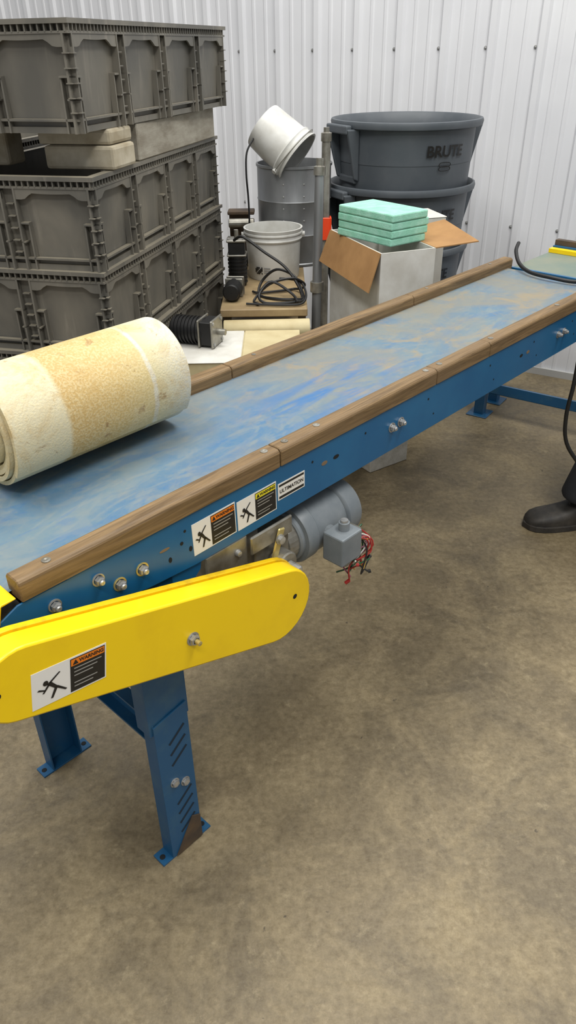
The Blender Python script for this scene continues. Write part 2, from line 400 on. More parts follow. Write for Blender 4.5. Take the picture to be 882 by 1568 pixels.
def label(name,s0,z0,w,h,nn,split,head,ang=0):
    b=MB()
    ca,sa=math.cos(ang),math.sin(ang)
    def F(l):
        def g(u,v):
            x=u*w; y=v*h; return C(s0+x*ca-y*sa,nn-.0008-.0004*l,z0+x*sa+y*ca)
        return g
    b.prism([(0,0),(1,0),(1,1),(0,1)],0,1,WHT,lambda u,v,k:C(s0+u*w*ca-v*h*sa,nn-.0008*k,z0+u*w*sa+v*h*ca))
    f1,f2=F(1),F(2)
    b.flat([(split,.04),(.98,.04),(.98,.96),(split,.96)],BLK,f1)
    b.flat([(split+.01,.76),(.97,.76),(.97,.94),(split+.01,.94)],head,f2)
    mx=(split+.98)/2
    b.text('WARNING',h*.135,BLK,lambda x,y:F(3)(mx+.05+x/w,.85+y/h),bold=.0003)
    b.flat([(split+.03,.79),(split+.11,.79),(split+.07,.92)],BLK,F(3))
    for i in range(6):
        y=.66-.1*i
        if i==3: continue
        b.flat([(split+.05,y),(.93-.06*(i%3),y),(.93-.06*(i%3),y+.03),(split+.05,y+.03)],LGR,f2)
    def seg(p,q,t_):
        p=V(p);q=V(q);e=(q-p);e=V((-e.y,e.x)).normalized()*t_
        b.flat([p+e,p-e,q-e*.7,q+e*.7],BLK,f2)
    hd=[(split*.35+.035*math.cos(a*.6283)*1.0,.62+.07*math.sin(a*.6283)) for a in range(10)]
    b.flat(hd,BLK,f2)
    a_=split
    seg((a_*.42,.60),(a_*.62,.40),.035); seg((a_*.62,.40),(a_*.50,.14),.022); seg((a_*.62,.42),(a_*.88,.22),.022)
    seg((a_*.44,.58),(a_*.72,.78),.018); seg((a_*.44,.56),(a_*.28,.36),.018); seg((a_*.15,.5),(a_*.35,.42),.02)
    return b.make(name,conv,recalc=False)
label('guard_warning_label',.306,.785,.135,.070,GN,.5,ORG,ang=-.17)
label('panel_warning_label',.717,.818,.112,.072,NI,.42,ORG,ang=.01)
label('panel_caution_label',.834,.818,.112,.068,NI,.45,LYEL,ang=.01)
b=MB(); b.prism([(.951,.836),(1.034,.836),(1.034,.876),(.951,.876)],NI-.0008,NI,WHT,FC)
b.flat([(.954,.839),(1.031,.839),(1.031,.845),(.954,.845)],BLK,lambda u,v:C(u,NI-.0012,v)); b.flat([(.954,.868),(1.031,.868),(1.031,.873),(.954,.873)],BLK,lambda u,v:C(u,NI-.0012,v))
b.text('ULTIMATION',.0125,BLK,lambda x,y:C(.9925+x,NI-.0016,.856+y),bold=.0002); b.make('maker_plate',conv,recalc=False)
def leg(n0,sg,nm,s0=.560,s1=.664):
    b=MB(); F=lambda u,v,w:C(u,n0+sg*w,v); G=lambda u,w,v:F(u,v,w)
    b.box(s0,s1,0,.004,.43,.80,BLUED,G)
    for a in (s0,s1-.004): b.box(a,a+.004,.004,.045,.43,.80,BLUED,G)
    b.prism([(s0+.007,.006),(s1-.007,.006),(s1-.007,.47),(s0+.007,.455)],-.005,-.001,BLUED,F)
    for a in (s0+.007,s1-.011): b.box(a,a+.004,-.001,.035,.006,.46,BLUED,G)
    b.box(s0-.022,s1+.022,-.004,.036,0.0,.005,BLUED,G)
    b.prism([(s0+.018,.006),(s1-.008,.006),(s1-.008,.085),(s1-.03,.10)],-.009,-.005,RUST,F)
    for q in (s0-.010,s1+.010): b.lathe([(.007,0),(.007,.0012),(.0003,.0013)],C(q,n0+sg*.016,.005),(0,0,1),DARK,12)
    def slot(s_,z): b.prism([(s_-.024,z-.014),(s_-.020,z-.020),(s_+.024,z+.014),(s_+.020,z+.020)],-.0057,-.005,SLOT,F)
    for i in range(3): slot(s0+.062,.395-.034*i)
    for i in range(4): slot(s0+.062,.190-.034*i)
    b.make(nm,conv,bevel=.0008)
    b=MB()
    for s_,z in ((s0+.040,.252),(s0+.068,.232)):
        oo=C(s_,n0-sg*.005,z); b.lathe([(.012,0),(.012,.002),(.009,.002)],oo,-cn*sg,ZINC,18); b.lathe([(.009,.002),(.009,.008),(.0005,.0085)],oo,-cn*sg,ZINC,6)
    b.make(nm+'_bolts',conv,smooth=True,auto=30)
leg(NI+.006,1,'near_leg'); leg(NO+.03,-1,'far_leg',.50,.604)
b=MB(); 
XB=lambda u,v,w:C(w,u,v)
b.prism([(NI+.02,.455),(NO,.455),(NO,.375),(NI+.02,.375)],.60,.604,BLUED,XB); b.prism([(NI+.02,.375),(NO,.375),(NO,.380),(NI+.02,.380)],.575,.60,BLUED,XB)
b.prism([(NI+.02,.455),(NO,.455),(NO,.450),(NI+.02,.450)],.575,.60,BLUED,XB)
b.make('leg_brace',conv)
# drive motor
mz=.688; mn=1.0
b=MB(); 
b.lathe([(.001,0),(.058,0),(.062,.004),(.062,.012),(.072,.014),(.074,.018),(.074,.048),(.070,.052),(.070,.150),(.075,.152),(.078,.156),(.078,.190),(.072,.204),(.045,.212),(.001,.214)],C(1.015,mn,mz),cd,MOT,40)
b.make('motor_body',conv,smooth=True,auto=35)
b=MB()
b.lathe([(.02,-.03),(.05,-.03),(.055,-.02),(.055,0)],C(1.015,mn,mz),cd,STEEL,30,cap0=True)
b.box(.88,.985,mn-.05,mn+.05,mz-.05,mz+.06,STEEL,C)
b.cyl(C(.945,mn-.085,mz),C(.945,mn-.05,mz),.03,STEEL,24); b.cyl(C(.945,mn-.12,mz),C(.945,mn-.085,mz),.012,ZINC,12)
b.box(.76,.90,NI+.01,NI+.06,.68,.795,STEEL,C)
b.box(.745,.86,NI+.002,NI+.009,.70,.795,STEEL,C); b.box(.86,.985,NI-.010,NI-.002,.745,.79,STEEL,C)
b.prism([(.885,.64),(.905,.635),(.955,.775),(.935,.78)],NI-.018,NI-.012,ZY,FC)
b.make('gearbox_and_bracket',conv,smooth=False,bevel=.003)
b=MB(); 
b.lathe([(.012,0),(.012,.003),(.009,.003),(.009,.01),(.0005,.011)],C(.935,NI-.018,.755),-cn,ZINC,12)
b.lathe([(.008,0),(.008,.002),(.006,.008),(.0005,.009)],C(.83,NI+.002,.765),-cn,ZINC,12)
b.make('bracket_bolts',conv,smooth=True,auto=30)
b=MB(); b.box(1.065,1.135,mn-.14,mn-.08,mz-.05,mz+.025,MOT,C)
b.make('junction_box',conv,bevel=.004,seg=2)
b=MB(); b.cyl(C(1.105,mn-.11,mz+.025),C(1.105,mn-.11,mz+.045),.013,MOT,16); b.cyl(C(1.105,mn-.11,mz+.045),C(1.105,mn-.11,mz+.051),.009,ZINC,12)
b.cyl(C(1.10,mn-.085,mz),C(1.10,mn-.05,mz),.02,MOT,16)
b.prism([(1.137,mz-.035),(1.143,mz-.035),(1.143,mz+.02),(1.137,mz+.02)],mn-.13,mn-.09,STEEL,FC)
b.make('junction_box_fittings',conv)
b=MB()
cols=[srgb(150,36,30),srgb(34,84,52),srgb(190,188,180),srgb(24,24,24),srgb(180,144,60),srgb(150,84,110)]
for i in range(14):
    m=mat('wire_%d'%(i%6),cols[i%6],rough=.4); q=random.uniform
    p0=V((1.140,mn-.115+q(-.01,.01),mz+q(-.02,.0)))
    pp=[C(*p0),C(p0.x+q(.01,.03),p0.y+q(-.02,.02),p0.z+q(-.01,.015)),C(p0.x+q(.01,.045),p0.y+q(-.03,.02),p0.z-q(.02,.05)),C(p0.x+q(-.03,.02),p0.y+q(-.03,.02),p0.z-q(.05,.09)),C(p0.x+q(-.04,.045),p0.y+q(-.04,.03),p0.z-q(.03,.11))]
    b.tube(pp,.0020,m,6,5)
    if i%3==0: b.cyl(pp[-1],V(pp[-1])+V((q(-.012,.012),0,q(-.015,.015))),.0045,m,8)
b.make('motor_wires',conv,smooth=True)

# ---------------------------------------------------------------- rolled belt (sags a little, leans on the far strip)
A0=V((-.570,1.262,0)); A1=V((-.287,1.570,0)); ax=(A1-A0).normalized(); Lr=(A1-A0).length
Rr=.1145; zc=1.053
me=bpy.data.meshes.new('rolled_conveyor_belt'); vs=[];fs=[];uvs=[]
up=V((0,0,1)); sd=ax.cross(up)
turns=7; th=.0078; pitch=.0100; SEG=56; N_=turns*SEG; NA=10
for i in range(N_+1):
    a=2*math.pi*i/SEG; r=Rr-pitch*(turns-i/SEG)+.0012*math.sin(a*.37+1)
    for kk,rr in enumerate((r,r-th)):
        for j in range(NA+1):
            off=.005*math.sin(i/SEG*2.1+1) if j in (0,NA) else 0
            cu=math.cos(a+2.2)*rr
            if cu<0: cu*=1.10
            p=A0+ax*(Lr*j/NA+off)+V((0,0,zc))+up*cu+sd*math.sin(a+2.2)*rr
            vs.append(p); uvs.append((j/NA,i/SEG))
W2=2*(NA+1)
for i in range(N_):
    o0=i*W2;o1=o0+W2
    for j in range(NA):
        fs.append((o0+j,o0+j+1,o1+j+1,o1+j)); q=NA+1
        fs.append((o0+q+j,o1+q+j,o1+q+j+1,o0+q+j+1))
    fs.append((o0,o1,o1+NA+1,o0+NA+1)); fs.append((o0+NA,o0+2*NA+1,o1+2*NA+1,o1+NA))
e0=N_*W2
for j in range(NA): fs.append((e0+j,e0+j+1,e0+NA+2+j,e0+NA+1+j))
me.from_pydata([tuple(v) for v in vs],[],fs); me.materials.append(RM)
ul=me.uv_layers.new(name='UVMap')
for lp in me.loops: ul.data[lp.index].uv=uvs[lp.vertex_index]
for p in me.polygons: p.use_smooth=True
me.set_sharp_from_angle(angle=math.radians(50))
ro=bpy.data.objects.new('rolled_conveyor_belt',me); scene.collection.objects.link(ro)

# ---------------------------------------------------------------- totes
def tote(corner,deg,z0,h=.269,L_=1.2,W_=.57):
    a=math.radians(deg); l=V((math.sin(a),math.cos(a),0)); m_=V((-math.cos(a),math.sin(a),0)); c=V(corner)
    def T(x,y,z): p=c+l*x+m_*y; return (p.x,p.y,z0+z)
    b=MB(); i1=.022; i0=.034; t_=.006
    def ring(ins,z): return [T(ins,ins,z),T(L_-ins,ins,z),T(L_-ins,W_-ins,z),T(ins,W_-ins,z)]
    base=len(b.v); b.v+=ring(i0,.004)+ring(i1,h-.01)+ring(i1+t_,h-.01)+ring(i0+t_,.012); k=b.mi(GREY)
    for r_ in range(3):
        for q in range(4):
            w=(q+1)%4; b.f.append((base+4*r_+q,base+4*r_+w,base+4*r_+4+w,base+4*r_+4+q)); b.m.append(k)
    b.f.append((base+3,base+2,base+1,base)); b.m.append(k); b.f.append((base+12,base+13,base+14,base+15)); b.m.append(k)
    G=GREY
    def frame(ins,w,z0_,z1_):
        b.box(ins,L_-ins,ins,ins+w,z0_,z1_,G,T); b.box(ins,L_-ins,W_-ins-w,W_-ins,z0_,z1_,G,T)
        b.box(ins,ins+w,ins+w,W_-ins-w,z0_,z1_,G,T); b.box(L_-ins-w,L_-ins,ins+w,W_-ins-w,z0_,z1_,G,T)
    frame(0,.028,h-.012,h); frame(.004,.02,h-.034,h-.028); frame(.020,.012,0,.016); frame(.012,.018,.03,.036)
    for i in range(60):
        x=.01+i*(L_-.02)/60
        for (ya,yb) in ((.003,.02),(W_-.02,W_-.003)): b.box(x,x+.004,ya,yb,h-.03,h-.012,G,T)
    for i in range(28):
        y=.01+i*(W_-.02)/28
        for (xa,xb) in ((.003,.02),(L_-.02,L_-.003)): b.box(xa,xb,y,y+.004,h-.03,h-.012,G,T)
    def facekit(P,span,bays):
        bw=span/bays
        def bx(u0,u1,d0,d1,za,zb): b.box(u0,u1,d0,d1,za,zb,G,P)
        for i in range(bays):
            u0=i*bw+.02; u1=(i+1)*bw-.02; w=u1-u0; top=h-.034
            lo=[];K=20
            for j in range(K+1):
                f=j/K
                g=min(1,max(0,(min(f,1-f)-.12)/.14)); g=g*g*(3-2*g)
                lo.append((u0+w*f,top-.030+.022*g-.006*math.sin(f*math.pi)*g))
            poly=[(u1,top),(u0,top)]+lo
            b.prism(poly,.006,.012,G,lambda u,v,w_:P(u,w_,v))
            bx(u0,u1,.012,.024,top-.006,top)
            for q,sg in ((u0,1),(u1,-1)):
                x0,x1=sorted((q,q+sg*.006)); bx(x0,x1,.004,.03,.0,top)
                x0,x1=sorted((q+sg*.028,q+sg*.033)); bx(x0,x1,.012,.03,.0,h*.50)
                x0,x1=sorted((q,q+sg*.033)); bx(x0,x1,.008,.03,h*.50,h*.50+.005)
                x0,x1=sorted((q,q+sg*.014)); bx(x0,x1,.004,.03,h*.30,h*.30+.004)
        for i in range(bays+1):
            u=i*bw; u=min(max(u,.012),span-.012)
            for zz in (.05,.085,.12,.155,.19): bx(u-.012,u+.012,.010,.028,zz,zz+.003)
    facekit(lambda u,d_,z:T(u,d_,z),L_,4)
    facekit(lambda u,d_,z:T(u,W_-d_,z),L_,4)
    facekit(lambda u,d_,z:T(d_,u,z),W_,2)
    facekit(lambda u,d_,z:T(L_-d_,u,z),W_,2)
    return b.make('plastic_tote')
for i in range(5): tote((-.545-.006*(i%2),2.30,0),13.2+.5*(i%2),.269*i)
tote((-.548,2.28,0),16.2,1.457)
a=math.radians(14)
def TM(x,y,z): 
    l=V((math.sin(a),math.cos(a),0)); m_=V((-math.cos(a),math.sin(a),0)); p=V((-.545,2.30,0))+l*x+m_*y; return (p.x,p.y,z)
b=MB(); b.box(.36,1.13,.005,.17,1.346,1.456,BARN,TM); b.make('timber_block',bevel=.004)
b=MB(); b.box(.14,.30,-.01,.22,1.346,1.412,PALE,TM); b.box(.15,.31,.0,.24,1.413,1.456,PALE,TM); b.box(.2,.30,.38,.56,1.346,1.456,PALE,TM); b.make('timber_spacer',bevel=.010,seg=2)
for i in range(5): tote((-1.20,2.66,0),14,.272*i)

# ---------------------------------------------------------------- trash cans
def can(c,ztop,hh=.84,R_=.325):
    e=empty('trash_can',(c[0],c[1],ztop-hh)); o=(c[0],c[1],ztop-hh); b=MB()
    pr=[(.001,.004),(R_*.76,.004),(R_*.78,0),(R_*.80,.02),(R_*.925,hh*.80),(R_*.93,hh*.80),(R_*.935,hh*.86),(R_*.95,hh-.035),(R_*1.0,hh-.033),(R_*1.035,hh-.028),(R_*1.045,hh-.012),(R_*1.035,hh-.002),(R_*1.01,hh),(R_*.985,hh-.006),(R_*.955,hh-.03),(R_*.93,hh-.05),(R_*.91,hh*.8),(R_*.77,.03),(.001,.03)]
    b.lathe(pr,o,(0,0,1),BRL,72); b.make('barrel',e,smooth=True,auto=50)
    b=MB()
    for th_ in (math.radians(205),math.radians(25)):
        u=V((math.cos(th_),math.sin(th_),0)); w=V((-u.y,u.x,0))
        def P(x,y,z): p=V((c[0],c[1],0))+u*x+w*y; return (p.x,p.y,ztop+z)
        for s_ in (-1,1):
            b.hexa([P(R_*.88,s_*.075-.008,-.24),P(R_*.95,s_*.075-.008,-.23),P(R_*.95,s_*.075+.008,-.23),P(R_*.88,s_*.075+.008,-.24),P(R_*.91,s_*.09-.008,-.03),P(R_*1.10,s_*.09-.008,-.03),P(R_*1.10,s_*.09+.008,-.03),P(R_*.91,s_*.09+.008,-.03)],BRL)
        b.box(R_*1.02,R_*1.11,-.09,.09,-.05,-.015,BRL,P)
        b.box(R_*.86,R_*.93,-.07,.07,-.25,-.22,BRL,P)
    b.make('handles',e,bevel=.006,seg=2)
    b=MB(); ph=math.radians(-64); rr=R_*.945
    def TF(x,y):
        aa=ph+x/rr; q=rr+.0045+y*.07; return (c[0]+q*math.cos(aa),c[1]+q*math.sin(aa),ztop-.115+y)
    b.text('BRUTE',.062,BLK,TF,bold=.0015)
    for j in range(2):
        b.tube([TF(-.03,-.050-.016*j),TF(-.02,-.042-.016*j),TF(.02,-.042-.016*j),TF(.03,-.050-.016*j),TF(.02,-.058-.016*j),TF(-.02,-.058-.016*j),TF(-.03,-.050-.016*j)],.0016,BLK,5,3)
    b.make('lettering',e,recalc=False)
can((.56,3.74),1.385); can((.552,3.74),1.125); can((.548,3.745),.865,hh=.865)

# ---------------------------------------------------------------- work table with clutter
tb=empty('work_table',(-.07,3.35,0)); b=MB(); b.box(-.25,.088,2.83,3.90,.77,.80,TAN); b.make('top',tb,bevel=.003)
b=MB(); b.box(-.245,.083,2.84,3.88,.60,.615,TAN)
for x in (-.24,.052):
    for y in (2.85,3.85): b.box(x,x+.03,y,y+.03,0,.77,RUST)
b.box(-.24,.08,2.85,2.87,.30,.33,RUST)
b.make('frame',tb)
b=MB(); b.lathe([(.015,0),(.034,0),(.036,.003),(.036,.327),(.034,.33),(.015,.33),(.015,0)],(-.235,2.79,.735),(1,.02,0),CREAM,28); b.make('cream_tube_roll',smooth=True,auto=40)
b=MB(); b.box(-.41,.05,2.42,2.745,0,.74,CREAM); b.box(-.415,-.155,2.415,2.75,.74,.744,WCARD); b.box(-.152,.055,2.415,2.75,.74,.744,CREAM); b.make('storage_carton',bevel=.002)
def drum():
    b=MB(); R_=.166; z0=.80; hh=.42; O=(.052,3.63,z0); b.lathe([(.001,0),(R_,0),(R_+.004,.004),(R_+.004,.012),(R_,.016),(R_,.13),(R_+.003,.135),(R_,.14),(R_,.27),(R_+.003,.275),(R_,.28),(R_,hh-.014),(R_+.005,hh-.01),(R_+.005,hh),(R_-.003,hh),(R_-.003,.01),(.001,.01)],O,(0,0,1),GALV,56)
    for z in (.20,.25,.30,.35): b.lathe([(.004,0),(.003,.002),(.0005,.003)],(O[0]+.04,O[1]-.161,z0+z),(.2,-1,0),ZINC,8)
    for z in (.20,.25,.30,.35): b.lathe([(.004,0),(.003,.002),(.0005,.003)],(O[0]-.05,O[1]-.158,z0+z),(-.3,-1,0),ZINC,8)
    b.make('galvanized_drum',smooth=True,auto=35)
drum()
def pail(name,o,axd,hh,r0,r1,bail,lab=False):
    e=empty(name,o); b=MB(); ad=V(axd).normalized()
    b.lathe([(.001,.004),(r0-.004,.004),(r0-.002,0),(r0,.004),(r0+(r1-r0)*.8,hh*.76),(r1+.003,hh*.77),(r1+.006,hh*.80),(r1+.002,hh*.83),(r1+.002,hh*.88),(r1+.007,hh*.89),(r1+.007,hh*.92),(r1+.002,hh*.93),(r1+.006,hh*.97),(r1+.007,hh),(r1-.001,hh),(r1-.003,hh*.9),(r0-.003,.012),(.001,.012)],o,ad,WPL,56)
    b.make('shell',e,smooth=True,auto=35)
    u=ad.orthogonal().normalized() if abs(ad.z)<.95 else V((1,0,0)); w=ad.cross(u)
    b=MB(); oo=V(o)+ad*hh*.85; pts=[]
    for i in range(13):
        t=math.pi*i/12; pts.append(oo+u*math.cos(t)*(r1+.012)+w*math.sin(t)*(r1+.014)-ad*math.sin(t)*bail)
    b.tube(pts,.0022,STEEL,6,3); 
    for s_ in (1,-1): b.cyl(oo+u*s_*r1,oo+u*s_*(r1+.016),.011,WPL,12)
    b.make('bail_handle',e,smooth=True)
    if lab:
        b=MB()
        def PL(x,y,l=0):
            aa=math.radians(-112)+x/.113; q=r0+(r1-r0)*(y/hh)+.0015+l; return (o[0]+q*math.cos(aa),o[1]+q*math.sin(aa),o[2]+y-.02)
        G_=mat('pail_label_grey',srgb(120,120,120),rough=.5)
        for i in range(6):
            for j in range(5):
                if (i*3+j*5)%4!=0: b.flat([(i*.006-.04,.05+j*.006),(i*.006-.0345,.05+j*.006),(i*.006-.0345,.0555+j*.006),(i*.006-.04,.0555+j*.006)],BLK,lambda u_,v_:PL(u_,v_,.0005))
        for j in range(3): b.flat([(.002,.055+j*.009),(.03,.055+j*.009),(.03,.059+j*.009),(.002,.059+j*.009)],G_,PL)
        b.make('label',e,recalc=False)
    return e
pail('plastic_pail',(-.045,3.335,.80),(0,0,1),.205,.110,.120,.04,True)
pail('plastic_pail',(-.082,3.58,1.372),(.66,-.26,-.54),.200,.098,.110,-.02)
b=MB(); b.cyl((.117,3.00,0),(.142,3.10,1.245),.020,GALV,20,.018); b.lathe([(.023,0),(.023,.03),(.015,.034),(.015,.06),(.0005,.06)],(.142,3.10,1.235),(0.03,.1,1),STEEL,20)
b.cyl((.1335,3.065,.80),(.1335,3.065,.84),.027,STEEL,20); b.make('steel_pole',smooth=True,auto=40)
b=MB(); b.cyl((.168,3.24,.0),(.180,3.34,1.34),.018,STEEL,20); b.lathe([(.022,0),(.022,.03),(.012,.034),(.012,.05),(.0005,.05)],(.180,3.34,1.33),(0,0,1),STEEL,16)
b.make('steel_pole',smooth=True,auto=40)
b=MB(); b.box(.163,.197,3.285,3.293,.955,1.045,REDO); b.box(.197,.203,3.285,3.34,.955,1.045,REDO); b.make('warning_tape',bevel=.002)
def gearmotor(nm,o,axd,r,L_):
    e=empty(nm,o); ad=V(axd).normalized(); b=MB(); pr=[(.001,0),(r*.8,0),(r*.9,.006)]
    n_=8
    for i in range(n_):
        h0=.012+(L_*.6)*i/n_; pr+=[(r*.9,h0),(r,h0+.001),(r,h0+L_*.6/n_*.5),(r*.9,h0+L_*.6/n_*.5+.001)]
    pr+=[(r*.9,L_*.62+.012),(r*.001,L_*.62+.013)]
    b.lathe(pr,o,ad,BLACK,28); b.make('housing',e,smooth=True,auto=35)
    u=V((0,0,1))if abs(ad.z)<.9 else V((1,0,0)); w=ad.cross(u)
    def P(x,y,z): return tuple(V(o)+ad*x+w*y+u*z)
    b=MB(); b.box(L_*.62,L_*.66,-r,r,-r,r,STEEL,P); b.box(L_*.66,L_*.9,-r*.85,r*.85,-r*.85,r*.85,BLACK,P); b.box(L_*.9,L_*.95,-r,r,-r,r,STEEL,P)
    b.make('gear_head',e,bevel=.003)
    b=MB(); b.cyl(P(L_*.95,0,0),P(L_*1.12,0,0),r*.22,STEEL,14); 
    for i in (-1,1):
        for j in (-1,1): b.cyl(P(L_*.95,i*r*.75,j*r*.75),P(L_*.97,i*r*.75,j*r*.75),r*.13,ZINC,8)
    b.make('shaft_and_screws',e)
gearmotor('black_gear_motor',(-.405,2.64,.795),(.96,-.30,0),.050,.18)
gearmotor('black_gear_motor',(-.195,3.18,.801),(0,0,1),.040,.20)
gearmotor('black_gear_motor',(-.21,2.92,.838),(.1,.99,0),.036,.13)
b=MB(); b.box(-.245,-.155,3.55,3.62,.80,1.02,RUST); b.box(-.25,-.13,3.52,3.60,1.02,1.035,RUST); b.cyl((-.245,3.50,.99),(-.13,3.50,.99),.02,STEEL,14); b.cyl((-.21,3.52,.80),(-.21,3.52,.99),.012,RUST,10); b.make('rusty_machine_bracket',bevel=.003)
b=MB(); b.box(-2.72,-2.62,-.06,-.0,.60,.76,mat('grey_outlet',srgb(150,152,154),rough=.5),WF); b.box(-2.705,-2.635,-.064,-.06,.63,.73,GALV,WF); b.cyl(WF(-2.67,-.03,.76),WF(-2.67,-.03,1.3),.01,GALV,10); b.make('electrical_outlet_box',bevel=.003)
b=MB()
b.tube([(-.20,3.10,1.0),(-.16,3.06,1.02),(-.08,3.03,.97),(.00,3.00,.92),(.05,2.97,.86),(.07,2.95,.808),(.04,2.93,.808),(-.03,2.94,.808),(-.10,3.0,.808),(-.09,3.05,.85),(-.03,3.03,.90),(.04,3.0,.88),(.07,2.97,.83),(.075,2.92,.808),(.05,2.90,.808),(0,2.88,.808),(-.08,2.89,.808),(-.1,2.93,.83),(-.05,2.96,.87),(.03,2.93,.83),(.05,2.88,.81)],.0055,BLACK,8,6)
b.tube([(-.13,3.05,.808),(-.1,3.03,.808),(0,3.06,.808),(.04,3.08,.808),(.07,3.04,.82),(.08,3.0,.85),(.03,2.97,.88),(-.06,2.96,.86),(-.12,2.92,.81),(-.10,2.87,.808)],.005,BLACK,8,6)
b.tube([(-.15,2.88,.808),(-.05,2.86,.808),(.02,2.855,.808),(.07,2.87,.81),(.085,2.93,.83),(.06,3.0,.86),(-.02,3.01,.87)],.0045,BLACK,8,6)
b.make('power_cable',smooth=True)
b=MB(); b.tube([(-.12,3.50,1.33),(-.15,3.46,1.28),(-.155,3.44,1.20),(-.15,3.44,1.1),(-.15,3.44,1.0),(-.16,3.43,.9),(-.17,3.40,.808)],.004,BLACK,8,6); b.make('hanging_cable',smooth=True)
# ---------------------------------------------------------------- cardboard box with foam
e1=V((.34,-.94,0)).normalized(); e2=V((.94,.34,0)).normalized(); bo=V((.187,3.05,0))
def BX(x,y,z): p=bo+e1*x+e2*y; return (p.x,p.y,z)
BL,BW=.44,.215; cb=empty('cardboard_box',BX(BL/2,BW/2,.55)); b=MB(); t_=.005; zb,zt=.551,1.045
b.box(0,BL,0,t_,zb,zt,WCARD,BX); b.box(0,BL,BW-t_,BW,zb,zt,WCARD,BX); b.box(0,t_,t_,BW-t_,zb,zt,WCARD,BX); b.box(BL-t_,BL,t_,BW-t_,zb,zt,WCARD,BX); b.box(0,BL,0,BW,zb,zb+t_,WCARD,BX)
b.make('walls',cb)
b=MB()
def flap(p0,p1,q1,q0,mt=CARD):
    n_=(V(p1)-V(p0)).cross(V(q0)-V(p0)).normalized()*.002
    b.hexa([V(p0)-n_,V(p1)-n_,V(q1)-n_,V(q0)-n_,V(p0)+n_,V(p1)+n_,V(q1)+n_,V(q0)+n_],mt)
flap(BX(0,-.002,zt),BX(BL,-.002,zt),BX(BL+.005,-.045,zt-.13),BX(-.02,-.04,zt-.12))
flap(BX(.14,BW,zt),BX(BL+.0,BW,zt),BX(BL+.03,BW+.155,zt+.015),BX(.22,BW+.16,zt+.045))
b.make('flaps',cb)
b=MB()
b.box(-.20,BL-.02,-.02,.05,.50,.55,TIMB,BX); b.box(-.20,BL-.02,.075,.145,.50,.55,TIMB,BX); b.box(-.20,BL-.02,.17,.24,.50,.55,TIMB,BX); b.box(-.20,.20,.265,.40,.50,.55,TIMB,BX)
b.box(-.15,-.07,-.02,.38,.39,.50,TIMB,BX); b.box(.0,.09,-.02,.38,.39,.50,TIMB,BX)
b.make('timber_platform',bevel=.003)
b=MB()
def BX2(x,y,z): p=V((.475,3.0,0))+V((.97,.24,0))*x+V((-.24,.97,0))*y; return (p.x,p.y,z)
b.box(0,.165,0,.18,.552,1.085,WCARD,BX2); b.box(-.002,.167,-.002,.182,1.085,1.09,WCARD,BX2); b.make('tall_white_carton',bevel=.003)
b=MB()
f1=V((.60,-.80,0)).normalized(); f2=V((.80,.60,0)).normalized()
for i in range(4):
    oo=V((.205+.002*(i%2),2.95-.003*i,0))
    def FX(x,y,z): p=oo+f1*x+f2*y; return (p.x,p.y,z)
    b.box(0,.29,0,.175+.006*(i%3),1.047+.0275*i,1.047+.0275*i+.027,FOAM,FX)
b.make('foam_pad_stack',bevel=.005,seg=2)
# ---------------------------------------------------------------- concrete blocks (under the platform)
def block(x0,y0,w=.20):
    b=MB()
    def KB(x,y,z): p=V((x0,y0,0))+V((.83,.557,0))*x+V((-.557,.83,0))*y; return (p.x,p.y,z)
    b.box(0,w,0,.03,0,.389,CONC,KB); b.box(0,w,.16,.19,0,.389,CONC,KB); b.box(0,.03,.03,.16,0,.389,CONC,KB); b.box(w-.03,w,.03,.16,0,.389,CONC,KB); b.box(.03,w-.03,.08,.11,0,.389,CONC,KB)
    b.make('cinder_block',bevel=.004)
block(.378,2.955,.225); block(.25,2.945,.11)
# ---------------------------------------------------------------- blue support frame by wall
sf=empty('steel_support_frame',(1.4,3.4,0)); b=MB(); q0=V((1.0,3.60,0)); fd=V((.82,-.57,0)).normalized(); fn=V((-fd.y,fd.x,0))
def SF(x,y,z): p=q0+fd*x+fn*y; return (p.x,p.y,z)
for x in (0,1.1):
    for y in (-.02,.18): b.box(x,x+.05,y,y+.05,0,.62,BLUED,SF); b.box(x-.03,x+.08,y-.03,y+.08,0,.006,BLUED,SF)
b.box(.05,1.1,-.015,-.005,.13,.185,BLUED,SF); b.box(.05,1.1,-.015,.03,.13,.135,BLUED,SF)
b.box(-.02,1.2,-.04,.24,.62,.66,BLUED,SF); b.make('frame',sf,bevel=.002)
# transfer conveyor at far end
cc=empty('transfer_conveyor',C(2.85,1.15,0)); b=MB()
b.box(2.672,2.985,.945,1.37,.900,.914,mat('green_grey_belt',srgb(104,122,114),srgb(128,132,116),rough=.5,scale=6),C); b.make('belt',cc)
b=MB(); b.box(2.655,2.668,.945,1.37,.80,.916,BLUE,C); b.box(2.988,3.0,.945,1.37,.80,.935,BLUE,C); b.box(2.668,2.988,.93,.942,.80,.916,BLUE,C); b.make('side_rails',cc)
b=MB(); b.box(2.955,2.984,.945,1.37,.915,.930,YEL,C); b.make('yellow_edge',cc); b=MB(); b.box(3.002,3.03,.945,1.37,.92,.955,RUST,C); b.make('rear_angle',cc)
b=MB()
for s_ in (2.80,2.95): b.box(s_,s_+.045,.95,.995,0,.80,BLUED,C); b.box(s_-.02,s_+.065,.93,1.015,0,.006,BLUED,C)
b.make('legs',cc)
